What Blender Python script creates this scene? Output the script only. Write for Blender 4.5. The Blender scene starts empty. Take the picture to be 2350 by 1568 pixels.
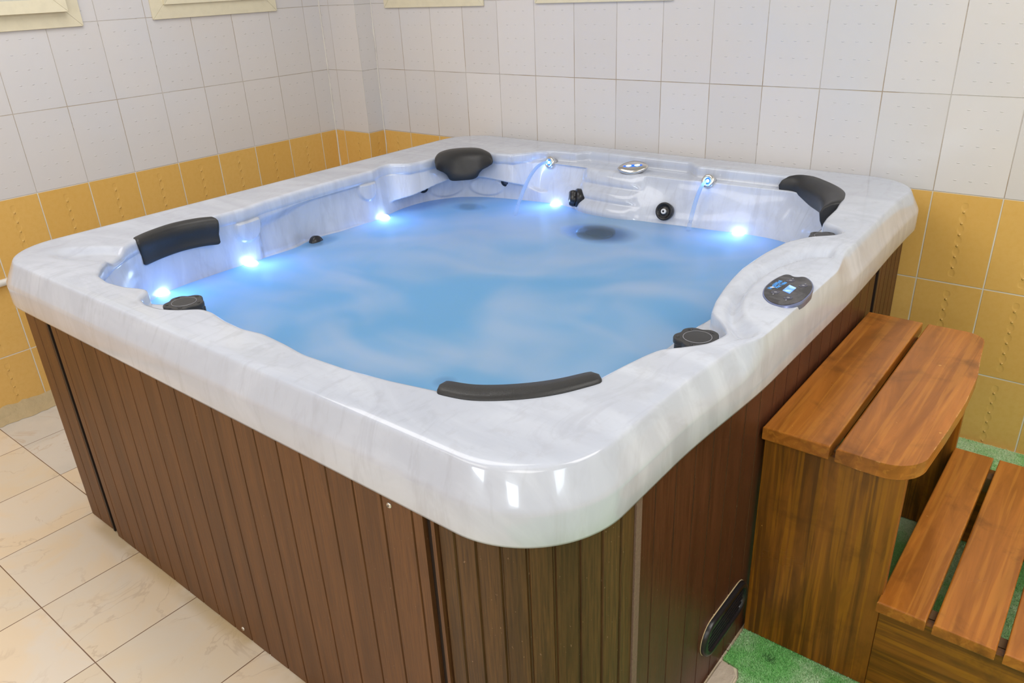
import bpy, bmesh, math, random
import numpy as np
from mathutils import Vector, Matrix
random.seed(4); RNG = np.random.default_rng(7)
PI = math.pi
S = bpy.context.scene
COL = S.collection

# ------------------------------------------------------------------ camera
CAMX = np.array([3.3542, -2.7655, 1.5366])
RM = np.array([[0.78008953, -0.23528888, 0.57974086], [0.62415056, 0.35714215, -0.69489968], [-0.04354773, 0.90392955, 0.42545854]])
FPX = 1777.0
cam = bpy.data.cameras.new('camera'); camo = bpy.data.objects.new('camera', cam); COL.objects.link(camo)
cam.sensor_width = 36; cam.lens = FPX / 2350 * 36; cam.clip_start = .02
M4 = Matrix([[RM[0][0], RM[0][1], RM[0][2], CAMX[0]], [RM[1][0], RM[1][1], RM[1][2], CAMX[1]], [RM[2][0], RM[2][1], RM[2][2], CAMX[2]], [0, 0, 0, 1]])
camo.matrix_world = M4
S.camera = camo

def at(px, py, z):
    """a point measured on the photograph, taken to its real height z"""
    d = RM @ np.array([(px - 1175) / FPX, (784 - py) / FPX, -1.0]); t = (z - CAMX[2]) / d[2]
    return CAMX + t * d

# ------------------------------------------------------------------ world, lights, exposure
wd = bpy.data.worlds.new('world'); S.world = wd; wd.use_nodes = True
wd.node_tree.nodes['Background'].inputs[0].default_value = (.9, .95, 1, 1)
wd.node_tree.nodes['Background'].inputs[1].default_value = .3
S.view_settings.view_transform = 'Standard'; S.view_settings.look = 'None'
S.view_settings.gamma = 1; S.view_settings.exposure = 0.14; S.view_settings.use_curve_mapping = False

def area(name, loc, target, sx, sy, power, color):
    l = bpy.data.lights.new(name, 'AREA'); l.shape = 'RECTANGLE'; l.size = sx; l.size_y = sy; l.energy = power; l.color = color
    o = bpy.data.objects.new(name, l); COL.objects.link(o); o.location = loc
    o.rotation_euler = (Vector(target) - Vector(loc)).to_track_quat('-Z', 'Y').to_euler()
    return o
WARM = (1, .97, .935); DAY = (.80, .90, 1)
area('ceiling_fill', (1.3, -1.6, 2.6), (1.3, -1.6, 0), 1.6, 1.2, 19, WARM)  # unseen overhead fill, all four added for even light across the room
area('ceiling_fill', (4.3, -1.3, 2.6), (4.3, -1.3, 0), 1.6, 1.2, 32, WARM)
area('ceiling_fill', (1.6, -4.0, 2.6), (1.6, -4.0, 0), 1.6, 1.2, 17, WARM)
area('ceiling_fill', (4.2, -4.0, 2.6), (4.2, -4.0, 0), 1.6, 1.2, 24, WARM)
area('assumed_window_light', (2.05, -5.12, 1.88), (1.9, -1, 1.0), .75, .28, 10, DAY)  # assumed window light, read from rim reflections; unseen bare panels, no windows built here
area('assumed_window_light', (3.95, -5.12, 2.02), (2.6, -2, .9), .80, .32, 12, DAY)
area('assumed_window_light', (5.72, -3.0, 2.15), (2.6, -2, .9), .75, .36, 8, DAY)

# ------------------------------------------------------------------ node helpers
class NT:
    def __init__(s, name):
        s.m = bpy.data.materials.new(name); s.m.use_nodes = True; s.t = s.m.node_tree; s.n = s.t.nodes; s.l = s.t.links
        s.bsdf = s.n['Principled BSDF']; s.out = s.n['Material Output']
    def new(s, ty, **kw):
        x = s.n.new(ty)
        for k, v in kw.items(): setattr(x, k, v)
        return x
    def set(s, sock, v):
        if isinstance(v, (int, float)): sock.default_value = v
        elif isinstance(v, (tuple, list)): sock.default_value = tuple(v) + ((1,) if len(v) == 3 and len(sock.default_value) == 4 else ())
        else: s.l.new(v, sock)
    def m_(s, op, a, b=0.0, c=0.0, clamp=False):
        x = s.new('ShaderNodeMath', operation=op, use_clamp=clamp); s.set(x.inputs[0], a); s.set(x.inputs[1], b); s.set(x.inputs[2], c); return x.outputs[0]
    def add(s, a, b): return s.m_('ADD', a, b)
    def sub(s, a, b): return s.m_('SUBTRACT', a, b)
    def mul(s, a, b): return s.m_('MULTIPLY', a, b)
    def step(s, x, a, b, o0=0.0, o1=1.0):
        r = s.new('ShaderNodeMapRange', interpolation_type='SMOOTHSTEP'); s.set(r.inputs[0], x); s.set(r.inputs[1], a); s.set(r.inputs[2], b); s.set(r.inputs[3], o0); s.set(r.inputs[4], o1); return r.outputs[0]
    def pos(s):
        g = s.new('ShaderNodeNewGeometry'); x = s.new('ShaderNodeSeparateXYZ'); s.l.new(g.outputs['Position'], x.inputs[0]); return g.outputs['Position'], x.outputs[0], x.outputs[1], x.outputs[2]
    def vec(s, x, y, z):
        c = s.new('ShaderNodeCombineXYZ'); s.set(c.inputs[0], x); s.set(c.inputs[1], y); s.set(c.inputs[2], z); return c.outputs[0]
    def noise(s, v, scale, detail=3, rough=.55, dist=0, sc3=None):
        if sc3:
            q = s.new('ShaderNodeMapping'); s.l.new(v, q.inputs[0]); q.inputs['Scale'].default_value = sc3; v = q.outputs[0]
        x = s.new('ShaderNodeTexNoise'); s.l.new(v, x.inputs['Vector']); x.inputs['Scale'].default_value = scale; x.inputs['Detail'].default_value = detail
        x.inputs['Roughness'].default_value = rough; x.inputs['Distortion'].default_value = dist; return x.outputs['Fac']
    def white(s, v):
        x = s.new('ShaderNodeTexWhiteNoise'); s.l.new(v, x.inputs['Vector']); return x.outputs['Value']
    def mix(s, f, a, b):
        x = s.new('ShaderNodeMix', data_type='RGBA'); s.set(x.inputs[0], f); s.set(x.inputs[6], a); s.set(x.inputs[7], b); return x.outputs[2]
    def bump(s, h, dist, strength=1.0, normal=None):
        x = s.new('ShaderNodeBump'); s.set(x.inputs['Height'], h); x.inputs['Distance'].default_value = dist; x.inputs['Strength'].default_value = strength
        if normal is not None: s.l.new(normal, x.inputs['Normal'])
        return x.outputs[0]
    def fin(s, color=None, rough=None, normal=None, **kw):
        b = s.bsdf
        if color is not None: s.set(b.inputs['Base Color'], color)
        if rough is not None: s.set(b.inputs['Roughness'], rough)
        if normal is not None: s.l.new(normal, b.inputs['Normal'])
        for k, v in kw.items(): s.set(b.inputs[k.replace('_', ' ')], v)
        return s.m

def lin(r, g, b):
    f = lambda c: (c / 255 / 12.92) if c <= 10 else ((c / 255 + .055) / 1.055) ** 2.4
    return (f(r), f(g), f(b))

ZB, HT, WT = .852, .2992, .2
def tile_mat(name, axis, off, stain=0.3):
    t = NT(name); P, x, y, z = t.pos()
    u_ = x if axis == 'x' else y
    u = t.m_('DIVIDE', t.sub(u_, off), WT); v = t.m_('DIVIDE', t.sub(z, ZB), HT)
    fu = t.m_('FRACT', u); fv = t.m_('FRACT', v)
    cell = t.vec(t.m_('FLOOR', u), t.m_('FLOOR', v), 3.3)
    rnd = t.white(cell)
    wob = t.mul(t.sub(t.noise(P, 9, 4), .5), .0016)
    du = t.mul(t.m_('MINIMUM', fu, t.sub(1.0, fu)), WT); dv = t.mul(t.m_('MINIMUM', fv, t.sub(1.0, fv)), HT)
    d = t.add(t.m_('MINIMUM', du, dv), wob)
    white_area = t.step(z, ZB - .0005, ZB + .0005)
    gw = t.add(t.mul(white_area, -.0011), .0018)
    grout = t.sub(1.0, t.step(d, gw, t.add(gw, .0009)))
    # white tile colours
    wc = t.mix(rnd, lin(219, 215, 214), lin(226, 222, 221))
    wc = t.mix(t.step(t.noise(P, 1.3, 3), .4, .7), wc, lin(217, 217, 222))
    yc = t.mix(rnd, lin(228, 183, 102), lin(234, 192, 114))
    yn = t.noise(P, 60, 5)
    yc = t.mix(t.mul(t.step(yn, .35, .75), .3), yc, lin(218, 168, 78))
    speck = t.step(t.noise(P, 150, 2), .77, .8)
    yc = t.mix(t.mul(speck, t.step(t.noise(P, 5, 2), .5, .6)), yc, lin(110, 75, 30))
    scuff = t.mul(t.step(t.noise(P, 38, 6, .7), .64, .72), t.step(t.noise(P, 2.2, 2), .5, .62))
    yc = t.mix(t.mul(scuff, .45), yc, lin(225, 205, 160))
    base = t.mix(white_area, yc, wc)
    gst = t.step(t.noise(P, 3.1, 4), .42, .62)
    gsp = t.step(t.noise(P, 26, 2), .62, .7)
    gcol = t.mix(t.mul(gst, stain), lin(210, 205, 200), lin(172, 146, 110))
    gcol = t.mix(t.mul(gsp, .4), gcol, lin(120, 104, 92))
    gy = t.mix(t.mul(gst, .3), lin(232, 224, 208), lin(200, 170, 120))
    g = t.mix(white_area, gy, gcol)
    col = t.mix(grout, base, g)
    # raised dashes on white tiles
    cu = t.m_('DIVIDE', t.sub(fu, .17), .22); cv = t.m_('DIVIDE', t.sub(fv, .05), .18)
    inr = t.mul(t.mul(t.step(cu, 0, .01), t.sub(1.0, t.step(cu, 2.99, 3))), t.mul(t.step(cv, 0, .01), t.sub(1.0, t.step(cv, 4.99, 5))))
    ex = t.mul(t.sub(t.m_('FRACT', cu), .5), .22 * WT / .0055); ey = t.mul(t.sub(t.m_('FRACT', cv), .5), .18 * HT / .0022)
    e = t.add(t.mul(ex, ex), t.mul(ey, ey))
    dash = t.mul(t.mul(t.sub(1.0, t.step(e, .15, 1.1)), inr), white_area)
    # embossed chain on the ochre tiles
    ch = t.m_('DIVIDE', t.sub(fv, .12), .125)
    chi = t.mul(t.step(ch, -.3, -.28), t.sub(1.0, t.step(ch, 6.3, 6.32)))
    ux = t.sub(fu, .5)
    ax = t.mul(ux, WT / .0042); ay = t.mul(t.sub(t.m_('FRACT', ch), .5), .125 * HT / .0042)
    dot = t.sub(1.0, t.step(t.add(t.mul(ax, ax), t.mul(ay, ay)), 0, 1.2))
    f0 = t.m_('FRACT', t.add(ch, .5))
    bx = t.mul(ux, WT / .0105); by = t.mul(t.sub(f0, .5), .125 * HT / .0145)
    ell = t.sub(1.0, t.step(t.add(t.mul(bx, bx), t.mul(by, by)), .1, 1.2))
    chain = t.mul(t.mul(t.add(t.mul(dot, 1.2), t.mul(ell, -.5)), chi), t.sub(1.0, white_area))
    h = t.add(t.add(t.mul(dash, .5), t.mul(chain, 1.0)), t.mul(grout, -.7))
    h = t.add(h, t.mul(t.noise(P, 14, 2), .35))
    return t.fin(col, t.add(.22, t.mul(grout, .5)), t.bump(h, .0022, .9), Specular_IOR_Level=.45)

def floor_mat():
    t = NT('floor_tiles'); P, x, y, z = t.pos()
    tx, ty = .3216, .3267
    u = t.m_('DIVIDE', t.sub(x, 1.2489), tx); v = t.m_('DIVIDE', t.sub(y, -2.3481), ty)
    fu = t.m_('FRACT', u); fv = t.m_('FRACT', v)
    rnd = t.white(t.vec(t.m_('FLOOR', u), t.m_('FLOOR', v), 1.0))
    du = t.mul(t.m_('MINIMUM', fu, t.sub(1.0, fu)), tx); dv = t.mul(t.m_('MINIMUM', fv, t.sub(1.0, fv)), ty)
    d = t.add(t.m_('MINIMUM', du, dv), t.mul(t.sub(t.noise(P, 8, 3), .5), .001))
    grout = t.sub(1.0, t.step(d, .0008, .0018))
    off = t.new('ShaderNodeVectorMath', operation='ADD'); t.l.new(P, off.inputs[0]); t.l.new(t.vec(t.mul(rnd, 7), t.mul(rnd, 13), 0.0), off.inputs[1]); Q = off.outputs[0]
    n1 = t.noise(Q, 3.2, 5, .6, 1.2)
    vein = t.sub(1.0, t.step(t.m_('ABSOLUTE', t.sub(t.noise(Q, 4.2, 6, .55, .7), .5)), 0, .014))
    vmask = t.step(t.noise(Q, 4, 2), .38, .62)
    c = t.mix(t.step(n1, .35, .65), lin(240, 220, 192), lin(236, 224, 208))
    c = t.mix(t.mul(t.step(rnd, .3, .9), .35), c, lin(218, 208, 188))
    c = t.mix(t.mul(t.mul(vein, vmask), .28), c, lin(176, 148, 124))
    cw = t.mix(t.step(n1, .35, .65), lin(216, 212, 206), lin(226, 220, 212))
    cw = t.mix(t.mul(t.mul(vein, vmask), .4), cw, lin(200, 175, 150))
    wm = t.mul(t.sub(1.0, t.step(x, .6055, .606)), t.step(y, -2.0215, -2.021))
    c = t.mix(wm, c, cw)
    # yellowish lime stain along the foot of the tub
    st = t.mul(t.step(y, -2.115, -2.07), t.mul(t.step(t.noise(P, 6, 4), .38, .6), t.step(x, .95, 1.05)))
    c = t.mix(t.mul(st, .5), c, lin(188, 158, 92))
    c = t.mix(grout, c, lin(128, 98, 78))
    return t.fin(c, .22, t.bump(t.mul(grout, -1.0), .0012, .6), Specular_IOR_Level=.4)

def marble_mat():
    t = NT('marbled_acrylic'); P, x, y, z = t.pos()
    n = t.noise(P, 1.0, 5, .6, 1.6, sc3=(2.2, 6.5, 1.5)); n2 = t.noise(P, 1.0, 4, .65, 2.2, sc3=(14, 4.5, 2.5)); n3 = t.noise(P, 1.0, 4, .6, .6, sc3=(30, 26, 3.5))
    c = t.mix(t.step(n, .38, .66), lin(192, 198, 213), lin(205, 211, 225))
    c = t.mix(t.mul(t.step(n2, .5, .68), .38), c, lin(176, 180, 194))
    c = t.mix(t.mul(t.step(n3, .53, .7), .28), c, lin(180, 183, 194))
    return t.fin(c, .16, Coat_Weight=.45, Coat_Roughness=.03, Specular_IOR_Level=.4)

def cabinet_mat(name, c0, c1, rough=.38):
    t = NT(name); P, x, y, z = t.pos()
    g = t.noise(P, 1.0, 4, .65, .4, sc3=(260, 260, 9)); g2 = t.noise(P, 1.0, 3, .5, .5, sc3=(22, 22, 1.2)); dust = t.step(t.noise(P, 1.0, 2, .5, sc3=(230, 230, 120)), .72, .76)
    c = t.mix(t.step(g, .3, .7), c0, c1)
    c = t.mix(t.mul(t.step(g2, .4, .7), .45), c, tuple(k * .55 for k in c0))
    c = t.mix(t.mul(dust, .55), c, lin(160, 130, 105))
    return t.fin(c, t.add(rough, t.mul(g, .2)), t.bump(g, .0006, .7), Specular_IOR_Level=.35)

def wood_mat(name, sc, sc2, light=0.0, tone=0.0):
    t = NT(name); P, x, y, z = t.pos()
    g = t.noise(P, 1.0, 5, .62, 1.3, sc3=sc); g2 = t.noise(P, 1.0, 3, .5, .8, sc3=sc2); bl = t.noise(P, 5.5, 5, .65, .6)
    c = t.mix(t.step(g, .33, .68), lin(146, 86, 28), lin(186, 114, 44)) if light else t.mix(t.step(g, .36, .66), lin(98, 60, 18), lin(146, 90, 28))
    c = t.mix(t.mul(t.step(g2, .5, .64), .4), c, lin(200, 132, 50) if light else lin(186, 122, 26))
    c = t.mix(t.mul(t.step(bl, .5, .72), .6), c, lin(88, 52, 16))
    if light:
        bv = t.new('ShaderNodeBevel', samples=4); bv.inputs['Radius'].default_value = .005
        ge = t.new('ShaderNodeNewGeometry'); dt = t.new('ShaderNodeVectorMath', operation='DOT_PRODUCT'); t.l.new(bv.outputs[0], dt.inputs[0]); t.l.new(ge.outputs['Normal'], dt.inputs[1])
        edge = t.mul(t.sub(1.0, t.step(dt.outputs['Value'], .80, .99)), t.step(t.noise(P, 32, 5, .7), .52, .6))
        c = t.mix(t.mul(edge, .75), c, lin(222, 176, 110))
    kn = t.step(t.noise(P, 46, 3, .6), .735, .76)
    c = t.mix(t.mul(kn, .6), c, lin(216, 160, 84))
    return t.fin(c, t.add(.22, t.mul(bl, .16)), t.bump(t.add(g, t.mul(bl, .5)), .0008, .5), Specular_IOR_Level=.4)

def simple(name, c, rough=.5, metal=0.0, bumps=None, **kw):
    t = NT(name); nrm = None; P = t.pos()[0]
    n = t.noise(P, bumps[0] if bumps else 40, 4)
    if bumps: nrm = t.bump(n, bumps[1], 1.0)
    cc = t.mix(t.mul(t.step(n, .4, .7), .25), c, tuple(k * .8 for k in c))
    return t.fin(cc, rough, nrm, Metallic=metal, **kw)

def emit(name, c, s):
    t = NT(name); return t.fin(c, .2, Emission_Color=c, Emission_Strength=s)

M = {}
M['tile_left'] = tile_mat('tiles_left', 'y', -.2079, .45)
M['tile_back'] = tile_mat('tiles_back', 'x', .4495, .8)
M['tile_pillar'] = tile_mat('tiles_pillar', 'x', .068, .3)
M['tile_pillar_side'] = tile_mat('tiles_pillar_side', 'y', -.15, .3)
M['floor'] = floor_mat()
M['marble'] = marble_mat()
M['cab'] = cabinet_mat('brown_slat_plastic', lin(90, 58, 32), lin(114, 76, 43))
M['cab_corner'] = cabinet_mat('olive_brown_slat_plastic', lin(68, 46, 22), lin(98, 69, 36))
M['cab_side_shaded'] = cabinet_mat('shaded_brown_slat_plastic', lin(70, 38, 24), lin(90, 51, 33), .26)  # same slats as the front; the side's shade is put into the colour
M['cab_dark'] = simple('dark_gap', lin(34, 22, 16), .6)
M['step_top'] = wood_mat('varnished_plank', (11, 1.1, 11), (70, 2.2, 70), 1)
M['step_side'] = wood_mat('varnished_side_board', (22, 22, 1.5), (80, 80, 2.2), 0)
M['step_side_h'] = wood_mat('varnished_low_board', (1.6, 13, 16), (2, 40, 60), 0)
M['rail'] = simple('raw_timber', lin(120, 92, 60), .7, bumps=(60, .001))
M['strip'] = simple('worn_edge_strip', lin(120, 96, 84), .6, bumps=(160, .002))
M['foam'] = simple('charcoal_foam', lin(40, 40, 42), .42, bumps=(420, .0005))
M['black'] = simple('black_plastic', lin(30, 30, 34), .3)
M['knob'] = simple('grey_black_plastic', lin(48, 48, 51), .42, bumps=(700, .0002))
M['chrome'] = simple('brushed_chrome', (.72, .7, .68), .22, 1.0)
M['bezel'] = simple('silver_blue_bezel', lin(120, 130, 170), .25, .5)
M['cream'] = simple('cream_painted_frame', lin(232, 224, 198), .4, bumps=(30, .0004))
M['pane'] = simple('frosted_pane', lin(205, 205, 196), .3)
M['whitep'] = simple('white_pipe', lin(232, 230, 226), .35)
M['plaster'] = simple('white_plaster', lin(228, 224, 218), .8, bumps=(25, .001))
M['cement'] = simple('rough_cement', lin(196, 176, 138), .85, bumps=(60, .004))
M['stone'] = simple('broken_tile', lin(205, 190, 172), .55, bumps=(28, .006))
M['screw'] = simple('screw_metal', (.7, .68, .64), .3, .9)
M['white_plastic'] = simple('white_nozzle', lin(225, 225, 228), .3)
M['grey_print'] = simple('grey_print', lin(150, 150, 158), .5)
M['btn'] = simple('button_grey', lin(84, 84, 100), .35)
M['print_blue'] = emit('blue_print', (.08, .35, .85), .35)
M['led'] = emit('led_white_blue', (.62, .8, 1.0), 7)
M['led_small'] = emit('led_blue_white', (.35, .68, 1.0), 5)
M['led_blue'] = emit('led_deep_blue', (.01, .1, .9), 1.2)

# panel face : dark with a paler cloud printed across its middle
t = NT('panel_face'); P, x, y, z = t.pos()
cl = t.step(t.add(t.noise(P, 26, 5, .6, 1.0), t.mul(t.noise(P, 8, 2), .2)), .56, .75)
M['panel'] = t.fin(t.mix(t.mul(cl, .28), lin(40, 37, 38), lin(130, 128, 132)), .3)
t = NT('panel_screen'); P, x, y, z = t.pos()
M['screen'] = t.fin((.1, .3, .9), .1, Emission_Color=t.mix(t.step(t.noise(P, 40, 2), .42, .6), lin(70, 120, 245), lin(190, 215, 255)), Emission_Strength=.8)

# water : aerated, cloudy, bluish
def water_mat():
    t = NT('cloudy_blue_water'); P, x, y, z = t.pos()
    t.n.remove(t.bsdf)
    sw = t.noise(P, 1.0, 2, .45, 1.3, sc3=(1.5, 2.3, 1)); sw2 = t.noise(P, 1.0, 2, .4, .8, sc3=(4.0, 3.0, 1))
    k = t.step(t.add(t.mul(sw, .72), t.mul(sw2, .28)), .36, .68)
    foamc = t.mix(k, lin(130, 193, 236), lin(186, 214, 240))
    df = t.new('ShaderNodeBsdfDiffuse'); t.l.new(foamc, df.inputs[0])
    tr = t.new('ShaderNodeBsdfTranslucent'); t.set(tr.inputs[0], (.36, .6, .92))
    a = t.new('ShaderNodeMixShader'); a.inputs[0].default_value = .4; t.l.new(df.outputs[0], a.inputs[1]); t.l.new(tr.outputs[0], a.inputs[2])
    tp = t.new('ShaderNodeBsdfRefraction'); t.set(tp.inputs[0], (.5, .76, .95)); tp.inputs['Roughness'].default_value = .22; tp.inputs['IOR'].default_value = 1.08
    # clearer patches in the foam above the suction covers
    def patch(cx, cy, rx, ry, amt):
        ex = t.m_('DIVIDE', t.sub(x, cx), rx); ey = t.m_('DIVIDE', t.sub(y, cy), ry)
        return t.mul(t.sub(1.0, t.step(t.add(t.mul(ex, ex), t.mul(ey, ey)), .0, 1.3)), amt)
    clear = t.add(t.add(patch(1.905, -.52, .15, .105, .85), patch(1.263, -.49, .085, .055, .4)), t.add(patch(1.10, -1.12, .05, .08, .4), patch(2.221, -1.656, .03, .03, .3)))
    clear = t.m_('MINIMUM', clear, .85)
    b = t.new('ShaderNodeMixShader'); t.l.new(clear, b.inputs[0]); t.l.new(a.outputs[0], b.inputs[1]); t.l.new(tp.outputs[0], b.inputs[2])
    gl = t.new('ShaderNodeBsdfGlossy'); gl.inputs['Roughness'].default_value = .3
    fr = t.new('ShaderNodeFresnel'); fr.inputs[0].default_value = 1.2
    c = t.new('ShaderNodeMixShader'); t.l.new(fr.outputs[0], c.inputs[0]); t.l.new(b.outputs[0], c.inputs[1]); t.l.new(gl.outputs[0], c.inputs[2])
    t.l.new(c.outputs[0], t.out.inputs[0]); return t.m
M['water'] = water_mat()
def stream_mat():
    t = NT('falling_water'); t.n.remove(t.bsdf)
    df = t.new('ShaderNodeBsdfTranslucent'); t.set(df.inputs[0], (.5, .7, 1.0)); d2 = t.new('ShaderNodeBsdfDiffuse'); t.set(d2.inputs[0], (.55, .72, 1.0))
    a = t.new('ShaderNodeMixShader'); a.inputs[0].default_value = .5; t.l.new(df.outputs[0], a.inputs[1]); t.l.new(d2.outputs[0], a.inputs[2])
    tp = t.new('ShaderNodeBsdfTransparent'); lw = t.new('ShaderNodeLayerWeight'); lw.inputs[0].default_value = .4
    P, x, y, z = t.pos()
    fac = t.mul(t.step(z, .70, .86, .22, .8), t.step(lw.outputs['Facing'], .2, .95, 1.0, .35))
    b = t.new('ShaderNodeMixShader'); t.l.new(fac, b.inputs[0]); t.l.new(tp.outputs[0], b.inputs[1]); t.l.new(a.outputs[0], b.inputs[2])
    t.l.new(b.outputs[0], t.out.inputs[0]); return t.m
M['stream'] = stream_mat()

# ------------------------------------------------------------------ mesh helpers
def link(name, me, mat, parent=None, smooth=False):
    o = bpy.data.objects.new(name, me); COL.objects.link(o)
    if mat is not None: me.materials.append(mat)
    if parent is not None: o.parent = parent; o.matrix_parent_inverse = parent.matrix_world.inverted()
    if smooth:
        for p in me.polygons: p.use_smooth = True
    return o
def empty(name, loc):
    o = bpy.data.objects.new(name, None); COL.objects.link(o); o.location = loc; o.empty_display_size = .1
    o.matrix_world = Matrix.Translation(loc); return o
def tag(o, label, cat, group=None, kind=None):
    if label: o['label'] = label
    if cat: o['category'] = cat
    if group: o['group'] = group
    if kind: o['kind'] = kind
    return o
def mesh(name, verts, faces, mat, parent=None, smooth=False, recalc=True):
    me = bpy.data.meshes.new(name); me.from_pydata([tuple(map(float, v)) for v in verts], [], faces); me.update()
    if recalc:
        bm = bmesh.new(); bm.from_mesh(me); bmesh.ops.recalc_face_normals(bm, faces=bm.faces); bm.to_mesh(me); bm.free()
    return link(name, me, mat, parent, smooth)
def frombm(name, bm, mat, parent=None, smooth=False):
    bmesh.ops.recalc_face_normals(bm, faces=bm.faces)
    me = bpy.data.meshes.new(name); bm.to_mesh(me); bm.free(); return link(name, me, mat, parent, smooth)
def bm_box(bm, lo, hi):
    vs = [bm.verts.new((x, y, z)) for x in (lo[0], hi[0]) for y in (lo[1], hi[1]) for z in (lo[2], hi[2])]
    for f in ((0, 1, 3, 2), (4, 6, 7, 5), (0, 4, 5, 1), (2, 3, 7, 6), (0, 2, 6, 4), (1, 5, 7, 3)): bm.faces.new([vs[i] for i in f])
def box(name, lo, hi, mat, parent=None, bev=0.0):
    bm = bmesh.new(); bm_box(bm, lo, hi)
    if bev: bmesh.ops.bevel(bm, geom=bm.edges[:], offset=bev, segments=3, affect='EDGES', profile=.5)
    return frombm(name, bm, mat, parent, False)
def prism(name, pts, z0, z1, mat, parent=None, bev=0.0, axis='z'):
    """extrude an outline of (a,b) points between z0 and z1, with bevelled rims"""
    bm = bmesh.new()
    f3 = {'z': lambda a, b, c: (a, b, c), 'y': lambda a, b, c: (a, c, b), 'x': lambda a, b, c: (c, a, b)}[axis]
    a = [bm.verts.new(f3(p[0], p[1], z0)) for p in pts]; b = [bm.verts.new(f3(p[0], p[1], z1)) for p in pts]
    n = len(pts); bm.faces.new(a[::-1]); top = bm.faces.new(b)
    for i in range(n): bm.faces.new((a[i], a[(i + 1) % n], b[(i + 1) % n], b[i]))
    if bev:
        eds = list(top.edges) + list(bm.faces[:][0].edges)
        bmesh.ops.bevel(bm, geom=list(set(eds)), offset=bev, segments=3, affect='EDGES', profile=.5)
    return frombm(name, bm, mat, parent)
def basis(n, up=(0, 0, 1)):
    n = Vector(n).normalized(); a = Vector(up).cross(n)
    if a.length < 1e-4: a = Vector((1, 0, 0))
    a.normalize(); b = n.cross(a).normalized(); return a, b, n
def lathe(name, prof, c, n, mat, parent=None, seg=32, sx=1.0, sy=1.0, up=(0, 0, 1), rfun=None, smooth=True):
    """revolve (r,h) profile round axis n at point c; first and last points close the form"""
    A, B, Nn = basis(n, up); c = Vector(c); vs = []; fs = []
    for r, h in prof:
        for i in range(seg):
            a = 2 * PI * i / seg; rr = r * (rfun(a, h) if rfun else 1)
            vs.append(c + A * (math.cos(a) * rr * sx) + B * (math.sin(a) * rr * sy) + Nn * h)
    m = len(prof)
    for j in range(m - 1):
        for i in range(seg): fs.append((j * seg + i, j * seg + (i + 1) % seg, (j + 1) * seg + (i + 1) % seg, (j + 1) * seg + i))
    fs.append(tuple(range(seg))[::-1]); fs.append(tuple(range((m - 1) * seg, m * seg)))
    return mesh(name, vs, fs, mat, parent, smooth)
def tube(name, pts, rad, mat, parent=None, seg=12, rads=None):
    pts = [Vector(p) for p in pts]; vs = []; fs = []
    for i, p in enumerate(pts):
        d = (pts[min(i + 1, len(pts) - 1)] - pts[max(i - 1, 0)]).normalized(); A, B, _ = basis(d, (0, 0, 1) if abs(d.z) < .95 else (1, 0, 0)); r = rads[i] if rads else rad
        for k in range(seg): a = 2 * PI * k / seg; vs.append(p + A * math.cos(a) * r + B * math.sin(a) * r)
    n = len(pts)
    for i in range(n - 1):
        for k in range(seg): fs.append((i * seg + k, i * seg + (k + 1) % seg, (i + 1) * seg + (k + 1) % seg, (i + 1) * seg + k))
    fs.append(tuple(range(seg))[::-1]); fs.append(tuple(range((n - 1) * seg, n * seg)))
    return mesh(name, vs, fs, mat, parent, True)
def sst(x, a, b):
    t = np.clip((x - a) / (b - a), 0, 1); return t * t * (3 - 2 * t)

# ------------------------------------------------------------------ the room
RX, RY, RZ = 5.8, -5.2, 2.7
def slab(name, lo, hi, mat, kind='structure'):
    o = box(name, lo, hi, mat); o['kind'] = kind; return o
slab('floor', (-.15, RY - .15, -.1), (RX + .15, .15, 0), M['floor'])
slab('wall_left', (-.15, RY, 0), (0, .15, RZ), M['tile_left'])
slab('wall_back', (0, 0, 0), (RX, .15, RZ), M['tile_back'])
slab('wall_right', (RX, RY, 0), (RX + .15, .15, RZ), M['tile_left'])
slab('wall_front', (-.15, RY - .15, 0), (RX + .15, RY, RZ), M['tile_back'])
slab('ceiling', (-.15, RY - .15, RZ), (RX + .15, .15, RZ + .1), M['plaster'])
# tiled pier in the corner
pil = mesh('wall_corner', [(0, 0, 0), (0, -.107, 0), (.2583, -.107, 0), (.2583, 0, 0), (0, 0, RZ), (0, -.107, RZ), (.2583, -.107, RZ), (.2583, 0, RZ)],
           [(1, 2, 6, 5), (2, 3, 7, 6)], M['tile_pillar'], recalc=False)
pil.data.materials.append(M['tile_pillar_side']); pil.data.polygons[1].material_index = 1; pil['kind'] = 'structure'
# white mastic bead in the two inner corners of the pier
def bead(name, x, y, r):
    pts = [(x + RNG.normal() * .0008, y + RNG.normal() * .0008, z) for z in np.linspace(0, RZ, 60)]
    o = tube(name, pts, r, M['plaster'], rads=[r * (1 + .25 * RNG.normal()) for _ in pts], seg=8); o['kind'] = 'structure'
bead('trim_1', .002, -.109, .0035); bead('trim_2', .2603, -.002, .003); bead('trim_3', .2583, -.107, .0012)
# rough cement cove at the foot of the left wall
pts = []; L = 90; vs = []; fs = []
for i, yy in enumerate(np.linspace(RY, -.15, L * 3)):
    h = .045 + .012 * math.sin(yy * 9) + RNG.normal() * .003; w = .05 + .008 * math.sin(yy * 13 + 1) + RNG.normal() * .003
    for a, b in ((0, h), (.008, h * .93), (w * .35, h * .42 + RNG.normal() * .002), (w, .001)): vs.append((a, yy, b))
    if i:
        for k in range(3): fs.append(((i - 1) * 4 + k, (i - 1) * 4 + k + 1, i * 4 + k + 1, i * 4 + k))
o = mesh('baseboard_left', vs, fs, M['cement'], smooth=True); o['kind'] = 'structure'

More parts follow.
